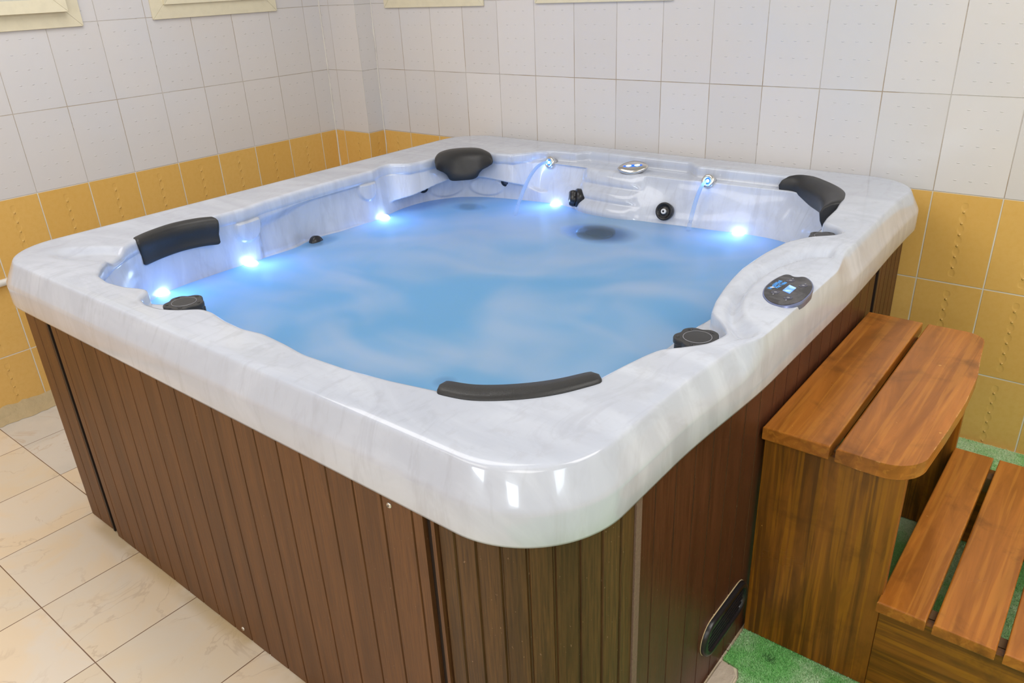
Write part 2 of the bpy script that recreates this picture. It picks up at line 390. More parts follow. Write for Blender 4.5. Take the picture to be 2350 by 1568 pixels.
# ------------------------------------------------------------------ windows with cream frames
def window(name, wall, a0, a1, z0, z1, sash):
    root = empty(name, (0, (a0 + a1) / 2, z0) if wall == 'left' else ((a0 + a1) / 2, 0, z0)); root['kind'] = 'structure'
    f = (lambda a, d, z: (d, a, z)) if wall == 'left' else (lambda a, d, z: (a, -d, z))
    def ring(nm, i0, i1, d0, d1, mat, slope=0.0, gap=0.0):
        bm = bmesh.new()
        o_ = [(a0 + i0, z0 + i0), (a1 - i0, z0 + i0), (a1 - i0, z1 - i0), (a0 + i0, z1 - i0)]
        n_ = [(a0 + i1, z0 + i1), (a1 - i1, z0 + i1), (a1 - i1, z1 - i1), (a0 + i1, z1 - i1)]
        for k in range(4):
            q = [o_[k], o_[(k + 1) % 4], n_[(k + 1) % 4], n_[k]]
            cx = sum(p[0] for p in q) / 4; cz = sum(p[1] for p in q) / 4
            e = Vector((q[1][0] - q[0][0], q[1][1] - q[0][1])).normalized() * gap
            q[0] = (q[0][0] + e.x, q[0][1] + e.y); q[1] = (q[1][0] - e.x, q[1][1] - e.y); q[2] = (q[2][0] - e.x, q[2][1] - e.y); q[3] = (q[3][0] + e.x, q[3][1] + e.y)
            dd = (d1, d1, d1 + slope, d1 + slope)
            lo = [bm.verts.new(f(p[0], d0, p[1])) for p in q]; hi = [bm.verts.new(f(q[i][0], dd[i], q[i][1])) for i in range(4)]
            bm.faces.new(lo[::-1]); bm.faces.new(hi)
            for i in range(4): bm.faces.new((lo[i], lo[(i + 1) % 4], hi[(i + 1) % 4], hi[i]))
        bmesh.ops.bevel(bm, geom=bm.edges[:], offset=.0008, segments=1, affect='EDGES')
        return frombm(nm, bm, mat, root)
    ring('window_frame', 0, .064, .001, .010, M['cream'], .002, .0004)
    i = .055
    ring('sash', i, i + .045, .010, .010 + sash, M['cream'], -.006, .0003)
    bm = bmesh.new(); p0 = f(a0 + i + .04, .006, z0 + i + .04); p1 = f(a1 - i - .04, .014, z1 - i - .04)
    bm_box(bm, tuple(min(a, b) for a, b in zip(p0, p1)), tuple(max(a, b) for a, b in zip(p0, p1))); frombm('pane', bm, M['pane'], root)
window('window_1', 'left', -1.885, -1.269, 1.437, 2.05, .028)
window('window_2', 'left', -.980, -.365, 1.441, 2.05, .012)
window('window_3', 'back', .361, .983, 1.430, 2.05, .008)
window('window_4', 'back', 1.262, 1.889, 1.435, 2.05, .022)

# ------------------------------------------------------------------ white pipe on the left wall
pr_ = empty('water_pipe', (.016, -1.8, .55)); tag(pr_, 'thin white pipe running level along the ochre tiled wall at the far left', 'pipe')
tube('pipe', [(.0155, y, .550) for y in np.linspace(-3.4, -.3, 6)], .0135, M['whitep'], pr_, seg=20)
for yy in (-2.9, -1.5, -.6): box('pipe_clip', (.0, yy - .009, .532), (.031, yy + .009, .568), M['whitep'], pr_, .003)

# ------------------------------------------------------------------ HOT TUB
X0, X1, Y0, Y1 = .85, 2.855, -2.101, -.02
CX, CY = 1.86, -1.05
NN = 1260
TH = np.arange(NN) * 2 * PI / NN
DX, DY = np.cos(TH), np.sin(TH)
tub = empty('hot_tub', (CX, CY, 0))
tag(tub, 'large square hot tub with marbled white rim and brown slatted cabinet', 'hot tub')

def rrect(inset, rad, x0=X0, x1=X1, y0=Y0, y1=Y1):
    """polar radius of a rounded rectangle round (CX,CY)"""
    hx0, hx1, hy0, hy1 = CX - x0 - inset, x1 - inset - CX, CY - y0 - inset, y1 - inset - CY
    ax = np.where(DX > 0, hx1, hx0); ay = np.where(DY > 0, hy1, hy0); dx, dy = np.abs(DX) + 1e-9, np.abs(DY) + 1e-9
    r = np.minimum(ax / dx, ay / dy)
    cx, cy = ax - rad, ay - rad
    b = dx * cx + dy * cy; disc = np.maximum(b * b - (cx * cx + cy * cy - rad * rad), 0); rc = b + np.sqrt(disc)
    px, py = r * dx, r * dy
    return np.where((px > cx) & (py > cy), rc, r)
def contour(pts, sm=3):
    p = np.array(pts, float); th = np.mod(np.arctan2(p[:, 1] - CY, p[:, 0] - CX), 2 * PI); r = np.hypot(p[:, 0] - CX, p[:, 1] - CY)
    o = np.argsort(th); th, r = th[o], r[o]
    # straight chords between the points, sampled in polar form
    th2 = np.concatenate([[th[-1] - 2 * PI], th, [th[0] + 2 * PI]]); r2 = np.concatenate([[r[-1]], r, [r[0]]]); out = np.zeros(NN)
    for i in range(len(th2) - 1):
        m = (TH >= th2[i]) & (TH < th2[i + 1])
        ax, ay = r2[i] * math.cos(th2[i]), r2[i] * math.sin(th2[i]); bx, by = r2[i + 1] * math.cos(th2[i + 1]), r2[i + 1] * math.sin(th2[i + 1])
        nx, ny = by - ay, ax - bx; k = nx * ax + ny * ay; out[m] = k / (nx * DX[m] + ny * DY[m])
    if sm:
        ker = np.exp(-.5 * (np.arange(-3 * sm, 3 * sm + 1) / sm) ** 2); ker /= ker.sum()
        out = np.convolve(np.concatenate([out[-3 * sm:], out, out[:3 * sm]]), ker, 'valid')
    return out
right = [(2.694, -.871), (2.677, -.963), (2.674, -1.02), (2.674, -1.091), (2.682, -1.16), (2.693, -1.228), (2.71, -1.307)]
near = [(2.717, -1.617), (2.706, -1.677), (2.694, -1.76), (2.655, -1.842), (2.567, -1.912), (2.502, -1.935), (2.394, -1.958), (2.292, -1.972), (2.168, -1.978), (2.10, -1.969),
        (2.017, -1.963), (1.958, -1.973), (1.884, -1.969), (1.814, -1.957)]
left = [(1.548, -1.964), (1.484, -1.989), (1.411, -1.997), (1.33, -1.985), (1.27, -1.948), (1.215, -1.90), (1.165, -1.84), (1.125, -1.775), (1.098, -1.71), (1.086, -1.62), (1.098, -1.53), (1.106, -1.44),
        (1.106, -1.395), (1.086, -1.315), (1.072, -1.124), (1.070, -.934), (1.075, -.813), (1.045, -.745), (1.045, -.70)]
corner = [(1.115, -.66), (1.132, -.60), (1.135, -.53), (1.14, -.46), (1.165, -.385), (1.245, -.358), (1.31, -.352), (1.375, -.332), (1.415, -.27), (1.442, -.222)]
back = [(1.47, -.205), (1.58, -.19), (2.15, -.19), (2.40, -.185), (2.49, -.185), (2.56, -.21), (2.64, -.30), (2.683, -.40), (2.705, -.52), (2.712, -.62), (2.722, -.68)]
v3 = [(2.765, -.70), (2.792, -.735), (2.78, -.775), (2.737, -.806)]
v2 = [(2.735, -1.385), (2.775, -1.405), (2.802, -1.45), (2.79, -1.51), (2.755, -1.553), (2.728, -1.58)]
v1 = [(1.778, -1.960), (1.745, -1.992), (1.70, -2.013), (1.64, -2.02), (1.59, -2.008), (1.566, -1.98)]
R_TOP = contour(right + v2 + near + v1 + left + corner + back + v3, 2)
# wall just under the rim: no valve pockets, and a shelf at the back where the diverter stands
backw = [(1.50, -.235), (1.60, -.235), (1.66, -.24), (2.08, -.24), (2.16, -.225), (2.40, -.215), (2.49, -.215), (2.56, -.24), (2.63, -.32), (2.67, -.42), (2.685, -.52), (2.69, -.62), (2.69, -.68)]
R_WALL = contour(right + [(2.70, -1.385), (2.70, -1.47), (2.70, -1.56)] + near + [(1.75, -1.925), (1.66, -1.915), (1.60, -1.93)] + left + corner[:-1] + [(1.455, -.25)] + backw + [(2.69, -.74), (2.69, -.80)], 4)
shelf = sst(CX + R_TOP * DX, 1.58, 1.64) * (1 - sst(CX + R_TOP * DX, 2.04, 2.12)) * (DY > .6)
R_TOP = R_TOP + shelf * .045
R_WAT = contour([(1.086, -1.719), (1.079, -1.603), (1.084, -1.378), (1.085, -1.20), (1.06, -1.14), (1.06, -1.07), (1.079, -1.0), (1.08, -.814), (1.045, -.70), (1.035, -.60), (1.05, -.50), (1.11, -.40), (1.20, -.345), (1.293, -.318), (1.40, -.30),
                 (1.495, -.286), (1.62, -.29), (1.707, -.325), (1.84, -.335), (2.013, -.316), (2.14, -.292), (2.328, -.271), (2.455, -.28), (2.524, -.304), (2.60, -.38), (2.63, -.50), (2.64, -.80), (2.63, -1.1), (2.66, -1.4), (2.67, -1.6), (2.63, -1.78),
                 (2.50, -1.89), (2.1, -1.93), (1.7, -1.90), (1.45, -1.93), (1.26, -1.90), (1.13, -1.80)], 6)

ang = np.degrees(TH)
rings = []   # list of (x,y,z)
RR = .187
def outer(inset, rad):
    """outline of the rim, which swells a little beside the control panel"""
    r = rrect(inset, rad); y = CY + r * DY
    return r + (DX > .5) * .019 * sst(y, -1.75, -1.35) * (1 - sst(y, -.95, -.25)) / np.maximum(DX, .5)
def addring(r, z): rings.append(np.stack([CX + r * DX, CY + r * DY, z * np.ones(NN)], 1))
# modulation of the outer slope : filled out beside the control panel, a little higher toward the far right corner
ro = outer(0, RR); ox, oy = CX + ro * DX, CY + ro * DY
fill = (ox > 2.8) * sst(oy, -1.52, -1.42) * (1 - sst(oy, -1.02, -.86))
rise = (ox > 2.7) * sst(oy, -1.04, -.80) * .010 * (1 - sst(oy, -.45, -.1))
def slope_ring(inset, z, zf):
    r = outer(inset, RR - inset * .6); rf = outer(inset * .22, RR); addring(r * (1 - fill) + rf * fill, (z + rise * (inset > .01)) * (1 - fill) + zf * fill)
addring(outer(.030, RR - .03), .756); addring(outer(.010, RR), .764); addring(outer(.002, RR), .7685); addring(outer(0, RR), .775)
addring(outer(0, RR), .80); slope_ring(0, .826, .838); slope_ring(.001, .8325, .848); slope_ring(.004, .8395, .858); slope_ring(.010, .8525, .868)
slope_ring(.0175, .868, .878); slope_ring(.0250, .8838, .8865); slope_ring(.0275, .8885, .8895); slope_ring(.0300, .8906, .8910); slope_ring(.0340, .8918, .8918); slope_ring(.044, .8926, .8922)
# top
def top_z(x, y):
    z = np.full_like(x, .8928)
    # cup shaped hollow in the front left corner
    c, s_ = math.cos(.45), math.sin(.45); u = ((x - 1.15) * c + (y + 1.90) * s_) / .16; v = (-(x - 1.15) * s_ + (y + 1.90) * c) / .062
    z -= .016 * (1 - sst(np.hypot(u, v), .45, 1.05))
    # teardrop plinth of the control panel : a shallow moat runs round its inner side
    u = (x - 2.845) / .105; v = (y + 1.17) / .235; d = np.hypot(u, v + .15 * u)
    z -= .016 * np.exp(-((d - 1.13) / .11) ** 2) * (1 - sst(x, 2.82, 2.87))
    z += .0035 * (1 - sst(d, .97, 1.04))
    # raise toward far right
    z += .010 * sst(x, 2.6, 2.75) * sst(y, -1.04, -.80) * (1 - sst(y, -.5, -.1))
    # slot moulded behind each headrest
    return z
K = 34
r_in = R_TOP + .012
r_o = outer(.044, RR - .0264); r_of = outer(.0097, RR); r_o = r_o * (1 - fill) + r_of * fill
for k in range(1, K + 1):
    tt = k / K; r = r_o * (1 - tt) + r_in * tt; x = CX + r * DX; y = CY + r * DY
    z = top_z(x, y); z = z * sst(tt, 0, .18) + (.8928 + rise) * (1 - sst(tt, 0, .18)) if True else z
    addring(r, z)
zt = rings[-1][:, 2]
addring(R_TOP + .006, zt - .0010); addring(R_TOP + .002, zt - .0040); addring(R_TOP, zt - .009); addring(R_TOP - .001, zt - .016)
lip = (R_TOP - R_WALL)
led_z = .850
zz = zt - .016
for k in (1, 2): addring(R_TOP - .001, zz * (1 - k / 2) + (led_z + .004) * k / 2)
for k in (1, 2, 3, 4, 5): addring(R_TOP * (1 - k / 5) + (R_WALL) * k / 5, led_z + .004 - .004 * k / 5)
# inner wall
wx, wy = CX + R_WALL * DX, CY + R_WALL * DY
in_corner = ((ang > 116) & (ang < 157)) * 1.0
ker = np.ones(9) / 9; in_corner = np.convolve(np.concatenate([in_corner[-4:], in_corner, in_corner[:4]]), ker, 'valid')
zu = .79 - .045 * np.clip(np.abs(ang - 137) / 20, 0, 1) ** 2
left_side = (wx < 1.2) & (wy < -.78) & (wy > -1.5)
back_side = (wy > -.4) & (wx > 1.45) & (wx < 2.45)
WZ = np.linspace(led_z, .70, 44)
for z in WZ[1:]:
    t0 = (led_z - z) / (led_z - .70)
    tl = sst(np.full(NN, t0), 0, 1) * .4 + t0 * .6
    tc = 1 - sst(np.full(NN, z), zu - .006, zu + .006)
    tt = tl * (1 - in_corner) + tc * in_corner
    r = R_WALL * (1 - tt) + R_WAT * tt
    r = r - in_corner * (1 - tc) * .012 * (led_z - z) / .06
    y_ = CY + r * DY; x_ = CX + r * DX
    for ac, rr in ((141.5, 4.3), (131.5, 4.3)):
        dd = np.hypot((ang - ac) / rr, (z - .748) / .040)
        r = r - in_corner * tc * .007 * (1 - sst(dd, .84, 1.1))
    # left wall : two round lobes and a scooped bay between them
    bay = sst(y_, -1.36, -1.32) * (1 - sst(y_, -.93, -.84)) * (1 - sst(z, .80 + .045 * sst(y_, -1.33, -1.0), .845 + .02 * sst(y_, -1.33, -1.0)))
    r = r + left_side * bay * .022
    for yc, zc, rr in ((-1.396, .826, .050), (-.845, .830, .045)):
        dd = np.hypot(y_ - yc, z - zc) / rr
        r = r - (wx < 1.2) * .011 * (1 - sst(dd, .86, 1.06))
    # back wall : three rounded ribs under the diverter
    rib = sst(x_, 1.655, 1.685) * (1 - sst(x_, 1.88, 1.95)) * (y_ > -.5)
    ph = (z - .695) / .052 + .12 * (x_ - 1.8)
    r = r - back_side * rib * (.014 * np.abs(np.sin(PI * ph)) ** .8 + .004)
    r = r + back_side * .010 * np.exp(-((x_ - 1.60) / .10) ** 2) * sst(np.full(NN, z), .74, .82)
    addring(r, z)
for z, k in ((.67, .99), (.62, .96), (.55, .90), (.49, .82), (.46, .72), (.455, .4)): addring(R_WAT * k, z)
V = np.concatenate(rings); nr = len(rings)
F = []
for j in range(nr - 1):
    a = j * NN
    F += [(a + i, a + (i + 1) % NN, a + NN + (i + 1) % NN, a + NN + i) for i in range(NN)]
V = np.concatenate([V, [[CX, CY, .455]]]); c_ = len(V) - 1
F += [((nr - 1) * NN + i, (nr - 1) * NN + (i + 1) % NN, c_) for i in range(NN)]
shell = mesh('acrylic_shell', V, F, M['marble'], tub, True, False)

# headrests
def catmull(p, n=20):
    p = [Vector(q) for q in p]; p = [p[0] * 2 - p[1]] + p + [p[-1] * 2 - p[-2]]; out = []
    for i in range(1, len(p) - 2):
        for k in range(n):
            t_ = k / n; out.append(.5 * ((2 * p[i]) + (-p[i - 1] + p[i + 1]) * t_ + (2 * p[i - 1] - 5 * p[i] + 4 * p[i + 1] - p[i + 2]) * t_ ** 2 + (-p[i - 1] + 3 * p[i] - 3 * p[i + 1] + p[i + 2]) * t_ ** 3))
    out.append(p[-2]); return out
def headrest(back, inward, sec, endr=.10, kmin=.88):
    """sweep a closed section (offset toward the water, height, length factor) along the back curve"""
    sec = [(a, b + (.005 if b > .86 else 0), c) for a, b, c in sec]
    pa = catmull([(q[0], q[1], 0) for q in back], 12); n = len(pa); mid = sum(pa, Vector()) / n; vs = []; fs = []; m = len(sec)
    inw = Vector((inward[0], inward[1], 0)).normalized(); tan = Vector((-inw.y, inw.x, 0))
    zc = sum(s_[1] for s_ in sec) / m; oc = sum(s_[0] for s_ in sec) / m
    for i, p in enumerate(pa):
        u = i / (n - 1); e = min(u, 1 - u) / endr
        k = 1 if e >= 1 else (kmin + (1 - kmin) * math.sqrt(max(0, 1 - (1 - e) ** 2)))
        if i in (0, n - 1): k = kmin - .03
        for (o_, z_, lf) in sec:
            off = oc + (o_ - oc) * k; zz_ = zc + (z_ - zc) * k
            q = p + inw * off; along = (q - mid).dot(tan); w_ = min(1, (1 - lf) / .38); q = q - tan * along * (1 - lf); q = q - inw * ((p - mid).dot(inw)) * w_; vs.append((q.x, q.y, zz_))
    for i in range(n - 1):
        for k in range(m): fs.append((i * m + k, i * m + (k + 1) % m, (i + 1) * m + (k + 1) % m, (i + 1) * m + k))
    fs.append(tuple(range(m))[::-1]); fs.append(tuple(range((n - 1) * m, n * m)))
    o = mesh('headrest', vs, fs, M['foam'], tub, True)
    md = o.modifiers.new('bevel', 'BEVEL'); md.width = .003; md.segments = 2; md.limit_method = 'ANGLE'; md.angle_limit = math.radians(40)
    return o
secA = [(-.012, .868, 1), (-.010, .886, 1), (-.003, .8915, 1), (.014, .8905, 1), (.026, .886, 1), (.032, .874, .985), (.030, .858, .97), (.024, .840, .96), (.027, .824, .95), (.028, .812, .95), (.008, .806, .95), (-.008, .82, .96)]
headrest([(1.108, -1.778), (1.080, -1.71), (1.066, -1.63), (1.082, -1.56), (1.116, -1.515)], (1, -.1), secA, .05)
secB = [(-.002, .876, 1), (.0, .889, 1), (.020, .899, 1), (.060, .899, 1), (.090, .891, 1), (.108, .877, 1), (.113, .862, .97), (.110, .846, .84), (.106, .830, .70), (.104, .812, .60), (.100, .795, .54), (.070, .790, .54), (.03, .80, .6), (.0, .84, .9)]
headrest([(1.118, -.520), (1.092, -.46), (1.094, -.395), (1.130, -.348), (1.185, -.322), (1.262, -.338)], (.72, -.69), secB, .36, .68)
secC = [(-.006, .874, 1), (-.004, .890, 1), (.012, .897, 1), (.034, .893, 1), (.056, .880, 1), (.066, .862, 1), (.062, .842, 1), (.053, .822, 1), (.042, .804, 1), (.026, .80, 1), (.008, .806, 1), (-.006, .83, 1)]
headrest([(2.470, -.175), (2.53, -.178), (2.60, -.232), (2.655, -.30), (2.69, -.385), (2.700, -.44)], (-.83, -.55), secC)
secD = [(-.002, .868, 1), (-.002, .889, 1), (.005, .8955, 1), (.024, .8965, .985), (.046, .892, .93), (.056, .886, .91), (.058, .874, .90), (.050, .852, .90), (.034, .842, .93), (.014, .842, 1), (.0, .85, 1)]
headrest([(2.500, -1.952), (2.565, -1.934), (2.625, -1.891), (2.674, -1.834), (2.714, -1.758)], (-.62, .78), secD, .07)

def ell_disc(name, c, n, prof, rx, ry, ang_, mat, parent, seg=48, rf=None):
    A, B, Nn = basis(n); ca, sa = math.cos(ang_), math.sin(ang_); A2 = A * ca + B * sa; B2 = B * ca - A * sa; vs = []; fs = []; c = Vector(c)
    for s_, h in prof:
        for i in range(seg):
            a = 2 * PI * i / seg; k = s_ * (rf(a) if rf else 1); vs.append(c + A2 * math.cos(a) * rx * k + B2 * math.sin(a) * ry * k + Nn * h)
    m = len(prof)
    for j in range(m - 1):
        for i in range(seg): fs.append((j * seg + i, j * seg + (i + 1) % seg, (j + 1) * seg + (i + 1) % seg, (j + 1) * seg + i))
    fs.append(tuple(range(seg))[::-1]); fs.append(tuple(range((m - 1) * seg, m * seg)))
    return mesh(name, vs, fs, mat, parent, True)
# air / diverter valves with five-lobed caps
def valve(cx, cy, ztop, r, rot, parent=tub, nrm=(0, 0, 1), dark=False):
    base = lathe('valve_base', [(r * .6, -.075), (r * .98, -.07), (r * 1.0, -.040), (r * .9, -.036)], (cx, cy, ztop), nrm, M['black'], parent, 40)
    A, B, Nn = basis(nrm); c = Vector((cx, cy, ztop))
    star = lambda a, h: 1 + .085 * math.cos(5 * (a - rot)) - .018 * math.cos(10 * (a - rot))
    body = lambda a, h: 1 + .17 * math.cos(5 * (a - rot))
    cap = lathe('valve_cap', [(r * .90, -.012), (r * .935, -.0095), (r * .935, -.0025), (r * .91, 0), (r * .60, .0003)], c, nrm, M['knob'], parent, 100, rfun=star, smooth=False); cap['label'] = 'five-lobed grey cap'
    lathe('cap_skirt', [(r * .80, -.037), (r * .82, -.034), (r * .80, -.012)], c, nrm, M['knob'], cap, 100, rfun=body, smooth=False)
    ring = lathe('cap_ring', [(r * .600, -.001), (r * .600, .0010), (r * .590, .0012), (r * .580, .0010)], c, nrm, M['grey_print'], cap, 56, smooth=False)
    lathe('cap_disc', [(r * .578, .0), (r * .578, .0010), (r * .55, .0016), (r * .2, .0020)], c, nrm, M['knob'], cap, 56, smooth=False)
    for k in range(5):
        a = rot + 2 * PI * k / 5; q = c + A * math.cos(a) * r * .80 + B * math.sin(a) * r * .80
        ell_disc('grip_hole', q, nrm, [(1, -.002), (1, .0009)], r * .075, r * .11, a, M['black'], cap, 18)
        a += PI / 5; q = c + A * math.cos(a) * r * .66 + B * math.sin(a) * r * .66 - Nn * .030
        lathe('finger_pad', [(r * .27, -.006), (r * .27, .010), (r * .22, .014), (r * .1, .0155)], q, nrm, M['knob'], cap, 22)
    return base
valve(1.703, -1.962, .8905, .0465, .5)
valve(2.762, -1.494, .8895, .0465, 1.15)
valve(2.752, -.752, .8900, .0400, .2)
# knob on the back wall
nb = Vector((-.75, -.66, .12)).normalized()
p = Vector((1.662, -.292, .742))
lathe('valve_base', [(.036, -.02), (.037, .004), (.033, .010), (.02, .012)], p, nb, M['black'], tub, 36)
kc = lathe('valve_cap', [(.030, .008), (.031, .020), (.028, .030), (.020, .034), (.006, .035)], p, nb, M['black'], tub, 60, rfun=lambda a, h: 1 + .10 * math.cos(5 * a + .4))
for k in range(5):
    A, B, _ = basis(nb); a = 2 * PI * k / 5; q = p + A * math.cos(a) * .020 + B * math.sin(a) * .020 + nb * .031
    lathe('finger_pad', [(.009, -.006), (.009, .001), (.006, .003), (.002, .0035)], q, nb, M['black'], kc, 16)
# massage jet with a white nozzle
pj = Vector((2.049, -.306, .746)); nj = Vector((.05, -1, .28)).normalized()
jr = lathe('jet', [(.030, -.02), (.033, .0), (.0325, .005), (.030, .007), (.0255, .0065), (.024, .003), (.014, .002), (.012, .004)], pj, nj, M['black'], tub, 40)
for k in range(24):
    A, B, _ = basis(nj); a = 2 * PI * k / 24; q = pj + A * math.cos(a) * .0195 + B * math.sin(a) * .0195 + nj * .003
    lathe('jet_fin', [(.0012, -.001), (.0012, .003), (.0006, .0035)], q, nj, M['knob'], jr, 6)
jn = lathe('jet_nozzle', [(.010, -.002), (.0095, .010), (.008, .0115), (.004, .0112), (.0035, .006)], pj, nj, M['white_plastic'], jr, 28); jn['label'] = 'white nozzle'
lathe('nozzle_hole', [(.0035, -.002), (.0035, .0114), (.002, .0115)], pj, nj, M['black'], jr, 14)
# chrome waterfall spouts
def spout(c, n):
    c = Vector(c); n = Vector(n).normalized()
    o = lathe('spout', [(.020, -.03), (.0245, -.004), (.0245, .002), (.022, .0065), (.017, .0085), (.0125, .007), (.0105, .002), (.0105, -.002)], c, n, M['chrome'], tub, 44); o['label'] = 'chrome spout'
    lathe('spout_light', [(.0100, -.004), (.0100, .0035), (.009, .004)], c, n, M['led_blue'], o, 28)
    lathe('spout_outlet', [(.0055, -.004), (.0058, .0075), (.0045, .008)], c, n, M['led_small'], o, 20)
    l = bpy.data.lights.new('spout_glow', 'POINT'); l.energy = .05; l.color = (.15, .4, 1); l.shadow_soft_size = .01
    lo = bpy.data.objects.new('spout_glow', l); COL.objects.link(lo); lo.location = c + n * .03 + Vector((0, 0, -.012)); lo.parent = o; lo.matrix_parent_inverse = o.matrix_world.inverted()
s1 = Vector((1.488, -.236, .852)); n1 = Vector((-.12, -1, .30)); s2 = Vector((2.174, -.226, .854)); n2 = Vector((-.02, -1, .35))
spout(s1, n1); spout(s2, n2)
# diverter : lens-shaped chrome cap with two blue-lit slots
dc = Vector((1.865, -.222, .870)); nd = Vector((.12, -.45, 1)).normalized()
AL = lambda a: 1.0 / (abs(math.cos(a)) ** 1.6 + abs(math.sin(a)) ** 1.6) ** (1 / 1.6)
da = 0.20
dvb = ell_disc('diverter_base', dc, nd, [(1, -.03), (1, -.006)], .036, .026, da, M['white_plastic'], tub)
dv = ell_disc('diverter_cap', dc, nd, [(.9, -.012), (1, -.004), (1, .0), (.94, .004), (.6, .0065), (.1, .007)], .058, .036, da, M['chrome'], tub, 64, AL); dv['label'] = 'chrome lens-shaped cap'
A, B, Nd = basis(nd); A2 = A * math.cos(da) + B * math.sin(da)
ell_disc('diverter_slot', dc + Nd * .0066, nd, [(1, -.002), (1, .0012)], .036, .0058, da, M['led_blue'], dv)
for s_ in (-.015, .017): ell_disc('diverter_light', dc + A2 * s_ + Nd * .0066, nd, [(1, -.001), (1, .0018)], .0105, .0048, da, M['led_small'], dv, 24)

# five bright underwater lamps at the water line
LED = [(1.098, -1.725, 1, .25), (1.105, -1.408, 1, .2), (1.090, -.792, 1, -.5), (1.553, -.298, -.3, -1), (2.322, -.280, 0, -1)]
for (lx, ly, nx, ny) in LED:
    n = Vector((nx, ny, .25)).normalized()
    o = lathe('pool_lamp', [(.020, -.02), (.021, .0), (.018, .009), (.011, .015), (.004, .017)], (lx, ly, .697), n, M['led'], tub, 24); o['label'] = 'glowing white-blue lamp'
    for dz, e, rr in ((.035, .035, .02), (-.08, .8, .03)):
        l = bpy.data.lights.new('pool_glow', 'POINT'); l.energy = e; l.color = (.22, .45, 1); l.shadow_soft_size = rr; l.specular_factor = 0
        lo = bpy.data.objects.new('pool_glow', l); COL.objects.link(lo); lo.location = Vector((lx, ly, .70)) + n * .055 + Vector((0, 0, dz)); lo.parent = o; lo.matrix_parent_inverse = o.matrix_world.inverted()
# submerged suction covers and dark jets
def cover(x, y, z, r, n=(0, 0, 1)):
    o = lathe('suction_cover', [(r, -.01), (r, .004), (r * .9, .010), (r * .2, .014)], (x, y, z), n, M['black'], tub, 36)
cover(1.845, -.445, .655, .072); cover(1.205, -.432, .66, .036); cover(1.085, -1.125, .695, .026, (1, 0, .15)); cover(2.22, -1.65, .67, .012)
# pair of shoulder jets tucked under the corner headrest
for q, zz_ in (((1.052, -.535), .762), ((1.318, -.312), .772)):
    n = Vector((.62, -.75, -.1)); q = Vector((q[0], q[1], zz_))
    j = lathe('shoulder_jet', [(.022, -.02), (.022, .002), (.016, .004)], q, n, M['black'], tub, 24)
    lathe('jet_nozzle', [(.012, 0), (.012, .006), (.004, .007)], q, n, M['btn'], j, 20)

# control panel
ZP = .8970
f_ = .08547
def pp(x, y, z=ZP): return at(1700 + x * f_, 600 + y * f_, z)
out_face = [(1270, 370), (1330, 385), (1400, 420), (1480, 435), (1560, 436), (1640, 430), (1740, 450), (1840, 520), (1900, 600), (1920, 700), (1880, 820), (1800, 920), (1660, 1050), (1500, 1130), (1300, 1180), (1100, 1190), (950, 1160), (800, 1100), (700, 1020), (640, 940), (620, 850), (650, 740), (720, 650), (850, 540), (1000, 450), (1120, 395), (1200, 372)]
def closed(pts, n=5):
    p = [Vector(q) for q in pts]; m = len(p); out = []
    for i in range(m):
        a, b, c, d = p[i - 1], p[i], p[(i + 1) % m], p[(i + 2) % m]
        for k in range(n):
            t_ = k / n; out.append(.5 * ((2 * b) + (c - a) * t_ + (2 * a - 5 * b + 4 * c - d) * t_ ** 2 + (-a + 3 * b - 3 * c + d) * t_ ** 3))
    return out
face = closed([pp(*q) for q in out_face])
cen = sum(face, Vector()) / len(face)
def poly_stack(name, loops, mat, parent):
    vs = []; fs = []; n = len(loops[0])
    for l in loops: vs += l
    for j in range(len(loops) - 1):
        for i in range(n): fs.append((j * n + i, j * n + (i + 1) % n, (j + 1) * n + (i + 1) % n, (j + 1) * n + i))
    fs.append(tuple(range(n))[::-1]); fs.append(tuple(range((len(loops) - 1) * n, len(loops) * n))); return mesh(name, vs, fs, mat, parent, False)
def grow(l, k, dz, d=0): return [Vector((cen.x + (v.x - cen.x) * k, cen.y + (v.y - cen.y) * k, v.z + dz)) for v in l]
bez = poly_stack('control_panel', [grow(face, 1.07, -.014), grow(face, 1.07, -.003), grow(face, 1.045, .0005), grow(face, 1.0, .001)], M['bezel'], tub); bez['label'] = 'black oval touch panel with blue screen'
fc = poly_stack('panel_face', [grow(face, 1.0, -.002), grow(face, 1.0, .0014), grow(face, .985, .0017)], M['panel'], bez)
ZF = ZP + .0019
scr = [Vector(pp(*q, ZF)) for q in ((1310, 632), (1490, 715), (1310, 868), (1122, 780))]
poly_stack('screen', [[v - Vector((0, 0, .001)) for v in scr], [v + Vector((0, 0, .0003)) for v in scr]], M['screen'], bez)['label'] = 'glowing blue square screen'
for bx_, by_, lx_, ly_ in ((1335, 520, 1400, 468), (1675, 655, 1735, 610), (930, 830, 870, 882), (1275, 980, 1212, 1040)):
    c0 = Vector(pp(bx_, by_, ZF)); a0 = Vector(pp(bx_ - 90, by_ - 40, ZF)) - c0
    b = ell_disc('button', c0, (0, 0, 1), [(1, -.001), (1, .0006), (.9, .0009), (.82, .0003)], .0105, .0075, math.atan2(a0.x, -a0.y), M['btn'], bez, 28)
    ell_disc('button_icon', c0, (0, 0, 1), [(1, 0), (1, .0012)], .0035, .003, .4, M['grey_print'], b, 10)
    ell_disc('button_caption', pp(lx_, ly_, ZF), (0, 0, 1), [(1, -.0005), (1, .0006)], .0036, .0018, 1.6, M['grey_print'], b, 4)
